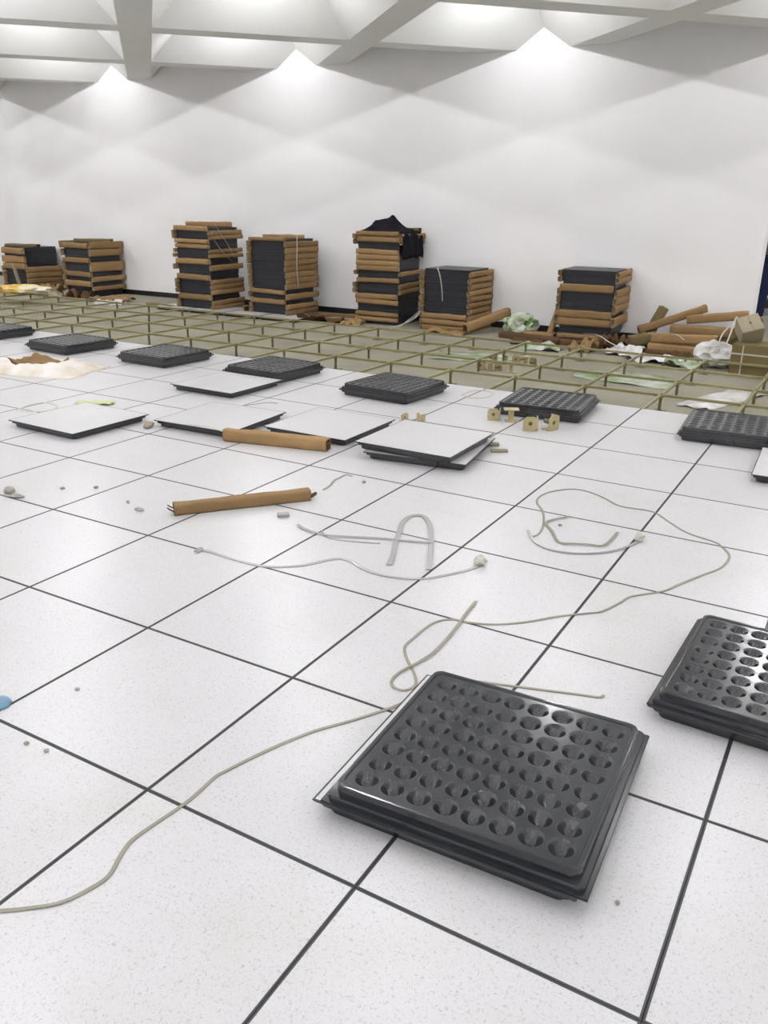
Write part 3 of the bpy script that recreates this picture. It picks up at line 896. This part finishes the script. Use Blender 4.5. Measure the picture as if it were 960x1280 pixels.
tag(crumple_sheet('plastic_sheet', (0.95, 6.10, SLAB), (0.30, 0.95), 3.9, M['bag'], 0.02, 8, -.35), 'narrow white plastic sheet on the slab under the grid at right', 'plastic sheet')

# ------------------------------------------------------------------ gold pedestal brackets
def bracket_parts():
    bm = bmesh.new()
    # upright plate with a round hole
    n = 12; w, h = 0.033, 0.033; zc = 0.036
    for y in (-0.002, 0.002):
        pass
    ring_f = [bm.verts.new((0.010 * math.cos(2 * math.pi * k / n), -0.002, zc + 0.010 * math.sin(2 * math.pi * k / n))) for k in range(n)]
    ring_b = [bm.verts.new((v.co.x, 0.002, v.co.z)) for v in ring_f]
    sq = []
    for k in range(n):
        c, s = math.cos(2 * math.pi * k / n), math.sin(2 * math.pi * k / n)
        q = max(abs(c), abs(s))
        sq.append((w * c / q, zc + h * s / q))
    out_f = [bm.verts.new((x, -0.002, z)) for x, z in sq]
    out_b = [bm.verts.new((x, 0.002, z)) for x, z in sq]
    for k in range(n):
        m_ = (k + 1) % n
        bm.faces.new((out_f[k], out_f[m_], ring_f[m_], ring_f[k]))
        bm.faces.new((out_b[m_], out_b[k], ring_b[k], ring_b[m_]))
        bm.faces.new((out_f[m_], out_f[k], out_b[k], out_b[m_]))
        bm.faces.new((ring_f[k], ring_f[m_], ring_b[m_], ring_b[k]))
    plate = mesh_from(bm, 'plate', M['brass'])
    bm = bmesh.new()
    bbox(bm, (0, 0.022, 0.002), (0.066, 0.044, 0.004))
    flange = mesh_from(bm, 'flange', M['brass'])
    bm = bmesh.new()
    bbox(bm, (0.034, 0.026, 0.034), (0.004, 0.048, 0.060))
    wing = mesh_from(bm, 'side_wing', M['brass'])
    bm = bmesh.new(); cyl(bm, (0, 0.03, 0.034), 0.011, 0.05, 8, rot=(math.pi / 2, 0, 0))
    stud = mesh_from(bm, 'threaded_stud', M['zincd'])
    return plate, flange, wing, stud
BP = bracket_parts()
bm = bmesh.new(); bbox(bm, (0, 0, 0.066), (0.078, 0.060, 0.005)); cap_me = mesh_from(bm, 'cap_plate', M['brass'])
bm = bmesh.new(); bbox(bm, (0, 0, 0.032), (0.026, 0.030, 0.064)); stem_me = mesh_from(bm, 'stem', M['brass'])
bm = bmesh.new(); bbox(bm, (0.005, 0, 0.003), (0.070, 0.050, 0.006)); foot2_me = mesh_from(bm, 'foot_plate', M['brass'])
def bracket(x, y, z, rot, label, s=1.0, group=None, kind=0):
    e = tag(empty('pedestal_bracket', (x, y, z), (0, 0, rot)), label, 'bracket', group)
    if kind == 0:
        for nm, me in zip(('plate', 'flange', 'side_wing', 'threaded_stud'), BP):
            link(nm, me, e)
    else:
        for nm, me in (('cap_plate', cap_me), ('stem', stem_me), ('foot_plate', foot2_me)):
            link(nm, me, e)
    e.scale = (s, s, s)
    return e
G = 'gold steel bracket '
bracket(-0.150, 3.88, 0, 0.35, G + 'with a round hole, left one at the corner of the dimpled pair', 1.2)
bracket(-0.045, 3.93, 0, 0.5, G + 'shaped like a T at the corner of the dimpled pair', 1.25, kind=1)
bracket(0.155, 3.76, 0, 0.45, G + 'with a round hole in front of the dimpled pair', 1.35)
bracket(0.275, 3.86, 0, 1.15, G + 'turned sideways in front of the dimpled pair, rightmost', 1.4)
bracket(-0.635, 3.545, 0, 1.0, 'small beige bracket behind the stacked white panels, left of two', 0.75)
bracket(-0.565, 3.605, 0, -0.6, 'small beige bracket behind the stacked white panels, right of two', 0.75)
for k, (x, y) in enumerate([(-1.261, 6.18), (-1.165, 6.20), (-1.07, 6.24), (-0.96, 6.21), (-1.30, 6.62), (-1.20, 6.66), (-1.10, 6.68), (-1.00, 6.70), (-0.88, 6.66)]):
    bracket(x, y, SLAB, 0.3 + 0.9 * (k % 3), G + 'on the slab below the grid, %s in the %s row' % (('first', 'second', 'third', 'fourth', 'fifth')[k if k < 4 else k - 4], 'near' if k < 4 else 'far'), 1.15, 'gold brackets on the slab', k % 2)

# ------------------------------------------------------------------ cardboard tubes on the tiles
def big_tube(a, b, w, h, seed, label, flap_seed):
    e = empty('cardboard_tube')
    a, b = Vector(a), Vector(b)
    d = b - a
    e.location = (a + b) / 2
    e.rotation_euler = (0, 0, math.atan2(d.y, d.x))
    tag(e, label, 'cardboard tube')
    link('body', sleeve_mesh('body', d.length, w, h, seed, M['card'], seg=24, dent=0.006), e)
    rnd = random.Random(flap_seed)
    for s in (-1, 1):
        for k in range(2):
            bm = bmesh.new()
            L = rnd.uniform(.02, .04)
            v = bbox(bm, (s * (d.length / 2 + L / 2 - .006), rnd.uniform(-.3, .3) * w, h * rnd.uniform(.35, .7)), (L, w * .35, 0.004), 0, (0, rnd.uniform(-.7, .7), rnd.uniform(-.5, .5)))
            link('torn_flap', mesh_from(bm, 'torn_flap', M['cardin']), e)
    return e
big_tube((-0.690, 1.452, 0), (-0.285, 1.955, 0), .062, .052, 41, 'long tan cardboard tube with torn ends lying alone on the tiles', 5)
big_tube((-1.315, 2.555, 0), (-0.675, 2.700, 0), .080, .072, 44, 'boxy tan cardboard tube lying in front of the white panels', 9)

# ------------------------------------------------------------------ straps and tapes on the tiles
long_strap = [(0.55, -0.475), (0.586, -0.447), (0.619, -0.425), (0.667, -0.387), (0.705, -0.349), (0.726, -0.299), (0.734, -0.248), (0.712, -0.194), (0.699, -0.151), (0.701, -0.099), (0.714, 0.001), (0.714, 0.061), (0.711, 0.123), (0.720, 0.158), (0.737, 0.218), (0.761, 0.287), (0.788, 0.357), (0.821, 0.424), (0.874, 0.504), (0.918, 0.582), (0.953, 0.650), (0.99, 0.79), (1.06, 0.86), (1.188, 0.904), (1.278, 0.933), (1.367, 0.962), (1.429, 0.980), (1.440, 0.998)]
ribbon('strap', long_strap, M['strap'], 0.0098, label='longest beige strap snaking from the left edge past the foreground panel pair', twist=0.5, seed=1)
ring_strap = [(0.864, 1.361, .006), (0.874, 1.257, .006), (0.889, 1.142, .006), (0.898, 1.038, .006), (0.900, 0.942, .006), (0.884, 0.863, .005), (0.864, 0.795, .003), (0.866, 0.743, .0018), (0.888, 0.714, .0018), (0.925, 0.715, .0018), (0.938, 0.760, .0018), (0.900, 0.817), (0.840, 0.881), (0.801, 0.941), (0.798, 1.001), (0.799, 1.079), (0.810, 1.147), (0.849, 1.192), (0.907, 1.200), (0.994, 1.240), (1.081, 1.315), (1.162, 1.414), (1.239, 1.490), (1.277, 1.528), (1.314, 1.632), (1.337, 1.709), (1.424, 1.811), (1.467, 1.911), (1.529, 2.053), (1.573, 2.152), (1.587, 2.254), (1.578, 2.327), (1.539, 2.393), (1.503, 2.434), (1.383, 2.479), (1.288, 2.569), (1.201, 2.662), (1.142, 2.675), (1.029, 2.669), (0.930, 2.743), (0.833, 2.795), (0.752, 2.788), (0.678, 2.697), (0.653, 2.594), (0.673, 2.496), (0.735, 2.404), (0.778, 2.306), (0.814, 2.187), (0.823, 2.103), (0.806, 2.059)]
ribbon('strap', ring_strap, M['strap'], 0.010, label='beige strap forming the big open loop right of centre', twist=0.5, seed=3)
curve_strap = [(0.770, 2.125), (0.841, 2.017), (0.918, 1.972), (1.003, 1.976), (1.076, 2.012), (1.154, 2.091), (1.198, 2.179), (1.219, 2.266)]
ribbon('strap', [(x, y, .0042) for x, y in curve_strap], M['tape'], 0.012, label='pale bowed strap with a knot inside the big loop', twist=0.3, seed=4)
bent_tape = [(0.872, 2.390), (0.829, 2.326), (0.806, 2.252), (0.864, 2.173), (0.931, 2.063), (0.987, 2.077), (1.047, 2.105), (1.102, 2.119), (1.116, 2.190), (1.117, 2.310)]
ribbon('strap', [(x, y, .0066) for x, y in bent_tape], M['strap'], 0.012, label='short bent grey strap lying inside the big loop', seed=5, sub=3)
mid_strap = [(-0.303, 1.195), (-0.244, 1.202), (-0.133, 1.195), (0.006, 1.199), (0.077, 1.234), (0.148, 1.297), (0.202, 1.387), (0.234, 1.426), (0.292, 1.424), (0.370, 1.390), (0.450, 1.379), (0.530, 1.394), (0.612, 1.437), (0.674, 1.519), (0.721, 1.601), (0.742, 1.669)]
ribbon('strap', mid_strap, M['tape'], 0.016, label='wavy grey strap lying across the middle of the tiles', twist=0.4, seed=6)
arch_tape = [(0.433, 1.476), (0.403, 1.560), (0.349, 1.676), (0.308, 1.778), (0.259, 1.894), (0.244, 1.980), (0.261, 2.027), (0.302, 2.029), (0.365, 1.961), (0.437, 1.837), (0.515, 1.679), (0.590, 1.519)]
ribbon('clear_tape', [(x, y, .0042) for x, y in arch_tape], M['tape'], 0.022, label='clear tape bent into an arch beside the wavy strap', cat='tape', seed=7)
ribbon('clear_tape', [(-0.128, 1.637, .0064), (-0.065, 1.609, .0064), (0.040, 1.598, .0064), (0.123, 1.629, .0064), (0.249, 1.686, .0064), (0.397, 1.737, .0064), (0.477, 1.767, .0064)], M['tape'], 0.012, label='thin straight clear tape crossing the arched one', cat='tape', seed=8)
ribbon('clear_tape', [(-0.001, 1.640), (0.060, 1.590), (0.157, 1.600), (0.291, 1.650)], M['tape'], 0.010, label='short clear tape beside the thin straight one', cat='tape', seed=9)
ribbon('clear_tape', [(-0.303, 2.098), (-0.311, 2.167), (-0.340, 2.256), (-0.341, 2.303), (-0.339, 2.369), (-0.299, 2.362)], M['strap'], 0.012, label='small crooked tape right of the lone cardboard tube', cat='tape', seed=10)
ribbon('strap_loop', [(-2.972, 2.366), (-3.032, 2.496), (-3.001, 2.604), (-2.874, 2.601), (-2.788, 2.516), (-2.811, 2.418), (-2.890, 2.366), (-2.972, 2.366)], M['wstrap'], 0.02, label='pale strap loop left of the far left white panel', seed=11)
ribbon('strap_loop', [(-0.661, 4.489), (-0.659, 4.659), (-0.582, 4.712), (-0.491, 4.670), (-0.476, 4.514), (-0.554, 4.429), (-0.661, 4.489)], M['wstrap'], 0.02, label='pale strap loop left of the pair with gold brackets', seed=12)
ribbon('clear_tape', [(-1.794, 3.293), (-1.755, 3.378), (-1.706, 3.470), (-1.635, 3.488)], M['tape'], 0.016, label='pale tape behind the middle white panels', cat='tape', seed=13)
ribbon('strap', [(-1.63, 2.575, .05), (-1.45, 2.56, .058), (-1.28, 2.53, .055)], M['wstrap'], 0.012, label='thin white strap across the front edge of the middle white panel', seed=14)
tag(blob('tape_knot', (0.742, 1.672, 0), (0.05, 0.04, 0.05), 1.7, M['wstrap'], 0.4, sub=2), 'crumpled clear tape knot at the right end of the wavy strap', 'tape')
tag(blob('tape_knot', (1.222, 2.272, 0), (0.05, 0.04, 0.045), 2.7, M['wstrap'], 0.4, sub=2), 'crumpled clear tape knot at the end of the bowed strap', 'tape')

# ------------------------------------------------------------------ crumbs and small bits
BITS = [(0.085, 3.317, .085, .035, .018, 'pale rectangular chip right of the stacked white panels, far one', 'card2'),
        (0.175, 3.213, .10, .03, .016, 'pale rectangular chip right of the stacked white panels, near one', 'card2'),
        (-0.251, 1.696, .055, .035, .016, 'grey chip below the lone cardboard tube', 'midgrey'),
        (-1.914, 2.518, .11, .06, .035, 'crumpled beige paper between the two left white panels', 'card2'),
        (-1.563, 1.243, .07, .05, .035, 'grey lump at the left edge of the tiles', 'dirt'),
        (-1.488, 1.221, .08, .04, .014, 'flat grey flake beside the lump at the left edge', 'dirt'),
        (-1.399, 1.420, .022, .02, .012, 'tiny crumb left of the lone cardboard tube, leftmost', 'dirt'),
        (-1.270, 1.516, .024, .02, .014, 'tiny crumb left of the lone cardboard tube, highest', 'dirt'),
        (-0.980, 1.450, .04, .016, .010, 'small crooked flake left of the lone cardboard tube', 'dirt'),
        (-0.856, 1.400, .06, .025, .014, 'larger grey flake just below the left end of the lone tube', 'dirt'),
        (0.104, 0.215, .014, .014, .010, 'grey pellet on the tile near the blue cap, highest of three', 'dirt'),
        (0.265, -0.026, .014, .014, .008, 'grey pellet below the blue cap, right one', 'dirt'),
        (0.195, -0.032, .014, .014, .008, 'grey pellet below the blue cap, left one', 'dirt'),
        (1.690, 0.243, .010, .010, .008, 'grey crumb right of the foreground panel pair', 'dirt'),
        (0.870, 2.262, .020, .018, .012, 'small crumb inside the big strap loop', 'dirt'),
        (-0.195, 2.311, .02, .02, .012, 'small crumb by the crooked tape', 'dirt'),
        (-0.300, 1.185, .05, .03, .012, 'grey flake at the left end of the wavy strap', 'dirt')]
for k, (x, y, a, b, h, lab, m) in enumerate(BITS):
    if m in ('card2', 'midgrey') and a < .105 and h < .03:
        bm = bmesh.new(); bbox(bm, (0, 0, h / 2), (a, b, h)); bmesh.ops.bevel(bm, geom=list(bm.edges), offset=.003, segments=1, affect='EDGES')
        o = link('chip', mesh_from(bm, 'chip', M[m]), None, (x, y, 0), (0, 0, .5 + .1 * k))
    else:
        o = blob('crumb', (x, y, 0), (a, b, h), k * 1.3 + .4, M[m], 0.3, sub=2, rot=k * .7)
    tag(o, lab, 'debris')
bm = bmesh.new()
bmesh.ops.create_uvsphere(bm, u_segments=20, v_segments=10, radius=0.03)
for v in bm.verts:
    v.co.z = max(v.co.z * 0.8, -0.0) 
    v.co += v.co.normalized() * 0.002 * noise.noise(v.co * 90)
tag(link('bottle_cap', mesh_from(bm, 'bottle_cap', M['blue'], True), None, (-0.022, 0.05, 0)), 'translucent blue plastic cap at the left edge of the tiles', 'cap')
o = crumple_sheet('sticker', (-2.70, 2.79, 0), (0.27, 0.10), 4.4, M['lime'], 0.012, 6, .35)
tag(o, 'lime green paper strip behind the far left white panel', 'paper')

# beige plastic sheet heaped at the left with a piece of cardboard in it
e = tag(empty('plastic_sheet', (-4.12, 3.36, 0), (0, 0, 0.30)), 'beige plastic sheet heaped on the tiles at the left edge', 'plastic sheet')
bm = bmesh.new()
N1, N2 = 30, 16
top, bot = {}, {}
for i in range(N1 + 1):
    for j in range(N2 + 1):
        u, v = i / N1 - .5, j / N2 - .5
        edge = max(0, 1 - (2 * abs(u)) ** 4) * max(0, 1 - (2 * abs(v)) ** 4)
        ridge = 0.05 * math.exp(-((v + .30 - .15 * u) / .10) ** 2) + 0.05 * math.exp(-((v - .38) / .10) ** 2) + 0.085 * math.exp(-((u - .32) / .12) ** 2) * math.exp(-(v / .35) ** 2)
        z = edge * (ridge + 0.05 * abs(noise.noise(Vector((u * 6, v * 5, 3)))) + 0.02 * abs(noise.noise(Vector((u * 14, v * 12, 5)))))
        c = Vector((u * 1.15 + .03 * noise.noise(Vector((v * 5, u * 3, 1))), v * .60 + .03 * noise.noise(Vector((u * 7, 2, v))), z))
        bot[i, j] = bm.verts.new(c); top[i, j] = bm.verts.new(c + Vector((0, 0, .002)))
for i in range(N1):
    for j in range(N2):
        bm.faces.new((top[i, j], top[i + 1, j], top[i + 1, j + 1], top[i, j + 1])); bm.faces.new((bot[i, j], bot[i, j + 1], bot[i + 1, j + 1], bot[i + 1, j]))
for a, b in [((k, 0), (k + 1, 0)) for k in range(N1)] + [((k + 1, N2), (k, N2)) for k in range(N1)] + [((0, k + 1), (0, k)) for k in range(N2)] + [((N1, k), (N1, k + 1)) for k in range(N2)]:
    bm.faces.new((bot[a], bot[b], top[b], top[a]))
link('sheet', mesh_from(bm, 'sheet', M['bagb'], True), e)
tag(crumple_sheet('cardboard_piece', (-4.02, 3.40, 0.03), (0.46, 0.20), 2.35, M['card'], 0.07, 14, .38, 0.006), 'torn tan cardboard piece lying in the beige plastic sheet', 'cardboard piece')

# ------------------------------------------------------------------ person beyond the right wall end
def skin_body(name, joints, edges, m, parent, sub=2):
    me = bpy.data.meshes.new(name)
    names = list(joints)
    me.from_pydata([joints[n][0] for n in names], [(names.index(a), names.index(b)) for a, b in edges], [])
    me.materials.append(m)
    o = link(name, me, parent)
    mod = o.modifiers.new('skin', 'SKIN'); mod.use_smooth_shade = True
    for k, n in enumerate(names):
        r = joints[n][1]
        me.skin_vertices[0].data[k].radius = r if isinstance(r, tuple) else (r, r)
    me.skin_vertices[0].data[0].use_root = True
    s = o.modifiers.new('sub', 'SUBSURF'); s.levels = sub; s.render_levels = sub
    return o
pe = tag(empty('person', (0.64, 11.42, SLAB), (0, 0, 0.35)), 'person in grey top and navy trousers standing beyond the right wall end', 'person')
J = {'pelvis': ((0, 0, .90), (.15, .11)), 'waist': ((0, 0, 1.05), (.14, .10)), 'chest': ((0, -.01, 1.28), (.165, .115)), 'neckb': ((0, 0, 1.44), (.07, .07)), 'neck': ((0, -.01, 1.50), (.052, .052)),
     'head0': ((0, -.02, 1.57), (.070, .085)), 'head1': ((0, -.02, 1.66), (.075, .092)), 'head2': ((0, -.01, 1.74), (.05, .06))}
E_ = [('pelvis', 'waist'), ('waist', 'chest'), ('chest', 'neckb'), ('neckb', 'neck'), ('neck', 'head0'), ('head0', 'head1'), ('head1', 'head2')]
for s, t in ((-1, 'l'), (1, 'r')):
    J.update({t + 'hip': ((s * .09, 0, .84), .088), t + 'knee': ((s * .105, -.015, .48), .058), t + 'calf': ((s * .11, .01, .34), .056), t + 'ank': ((s * .11, .02, .09), .038), t + 'toe': ((s * .125, -.13, .035), (.038, .028)),
              t + 'sho': ((s * .185, 0, 1.40), .058), t + 'elb': ((s * .25, .02, 1.12), .042), t + 'wri': ((s * .24, -.07, .90), .030), t + 'palm': ((s * .235, -.09, .84), (.020, .036))})
    E_ += [('pelvis', t + 'hip'), (t + 'hip', t + 'knee'), (t + 'knee', t + 'calf'), (t + 'calf', t + 'ank'), (t + 'ank', t + 'toe'), ('chest', t + 'sho'), (t + 'sho', t + 'elb'), (t + 'elb', t + 'wri'), (t + 'wri', t + 'palm')]
    for f, (fy, L) in enumerate(((-.030, .075), (-.012, .085), (.006, .080), (.022, .062))):
        a, b, c = t + 'f%da' % f, t + 'f%db' % f, t + 'f%dc' % f
        J[a] = ((s * .235, -.09 + fy, .81), .009); J[b] = ((s * .228, -.098 + fy, .81 - L * .55), .0085); J[c] = ((s * .215, -.102 + fy, .81 - L), .0075)
        E_ += [(t + 'palm', a), (a, b), (b, c)]
    J[t + 'ta'] = ((s * .222, -.125, .845), .010); J[t + 'tb'] = ((s * .215, -.145, .805), .009)
    E_ += [(t + 'palm', t + 'ta'), (t + 'ta', t + 'tb')]
body = skin_body('body', J, E_, M['skin'], pe)
Jt = {'pelvis': ((0, 0, .90), (.165, .125))}
Et = []
for s, t in ((-1, 'l'), (1, 'r')):
    Jt.update({t + 'hip': ((s * .092, 0, .83), (.108, .112)), t + 'knee': ((s * .11, -.015, .48), .085), t + 'calf': ((s * .112, .01, .30), .066), t + 'hem': ((s * .11, .015, .07), .060)})
    Et += [('pelvis', t + 'hip'), (t + 'hip', t + 'knee'), (t + 'knee', t + 'calf'), (t + 'calf', t + 'hem')]
skin_body('trousers', Jt, Et, M['navy'], pe)
Jj = {'waist': ((0, 0, 1.0), (.185, .14)), 'hem': ((0, 0, .70), (.225, .17)), 'chest': ((0, -.01, 1.28), (.185, .135)), 'neckb': ((0, 0, 1.44), (.085, .08))}
Ej = [('hem', 'waist'), ('waist', 'chest'), ('chest', 'neckb')]
for s, t in ((-1, 'l'), (1, 'r')):
    Jj.update({t + 'sho': ((s * .19, 0, 1.40), .075), t + 'elb': ((s * .255, .02, 1.12), .062), t + 'cuff': ((s * .245, -.06, .93), .048)})
    Ej += [('chest', t + 'sho'), (t + 'sho', t + 'elb'), (t + 'elb', t + 'cuff')]
skin_body('jacket', Jj, Ej, M['greyc'], pe)
for s in (-1, 1):
    bm = bmesh.new(); bmesh.ops.create_uvsphere(bm, u_segments=16, v_segments=10, radius=1)
    for v in bm.verts: v.co = Vector((s * .118 + v.co.x * .05, -.055 + v.co.y * .135, max(0.0, .045 + v.co.z * (.055 if v.co.y > -.2 else .04))))
    link('shoe', mesh_from(bm, 'shoe', M['shoe'], True), pe)
    bm = bmesh.new(); bmesh.ops.create_uvsphere(bm, u_segments=10, v_segments=8, radius=.011)
    link('eye', mesh_from(bm, 'eye', M['hair'], True), body, (s * .032, -.098, 1.645))
    bm = bmesh.new(); bmesh.ops.create_uvsphere(bm, u_segments=10, v_segments=8, radius=1)
    for v in bm.verts: v.co = Vector((v.co.x * .008, v.co.y * .018, v.co.z * .03))
    link('ear', mesh_from(bm, 'ear', M['skin'], True), body, (s * .078, -.005, 1.635))
bm = bmesh.new(); cyl(bm, (0, 0, 0), .016, .045, 8, r2=.004, rot=(.35, 0, 0)); link('nose', mesh_from(bm, 'nose', M['skin'], True), body, (0, -.112, 1.62))
bm = bmesh.new(); bbox(bm, (0, 0, 0), (.045, .012, .010)); bmesh.ops.bevel(bm, geom=list(bm.edges), offset=.004, segments=2, affect='EDGES'); link('mouth', mesh_from(bm, 'mouth', M['cardin'], True), body, (0, -.098, 1.578))
bm = bmesh.new(); bmesh.ops.create_uvsphere(bm, u_segments=20, v_segments=14, radius=1)
for v in bm.verts:
    p = v.co
    k = 1.0 if (p.z > .15 or p.y > .1) else .82
    v.co = Vector((p.x * .088 * k, .005 + p.y * .105 * k, 1.69 + p.z * .085))
link('hair', mesh_from(bm, 'hair', M['hair'], True), pe)
# dark toolbox on the floor beyond
e = tag(empty('toolbox', (0.36, 12.55, SLAB), (0, 0, 0.3)), 'small dark toolbox on the floor behind the person', 'toolbox')
bm = bmesh.new(); bbox(bm, (0, 0, .05), (.40, .22, .10)); bmesh.ops.bevel(bm, geom=list(bm.edges), offset=.01, segments=2, affect='EDGES'); link('tray', mesh_from(bm, 'tray', M['midgrey']), e)
bm = bmesh.new(); bbox(bm, (0, 0, .165), (.41, .23, .13)); bmesh.ops.bevel(bm, geom=list(bm.edges), offset=.012, segments=2, affect='EDGES'); link('lid', mesh_from(bm, 'lid', M['dark']), e)
bm = bmesh.new(); bbox(bm, (0, 0, .262), (.16, .02, .015)); bbox(bm, (-.07, 0, .245), (.015, .02, .04)); bbox(bm, (.07, 0, .245), (.015, .02, .04)); link('handle', mesh_from(bm, 'handle', M['dark']), e)
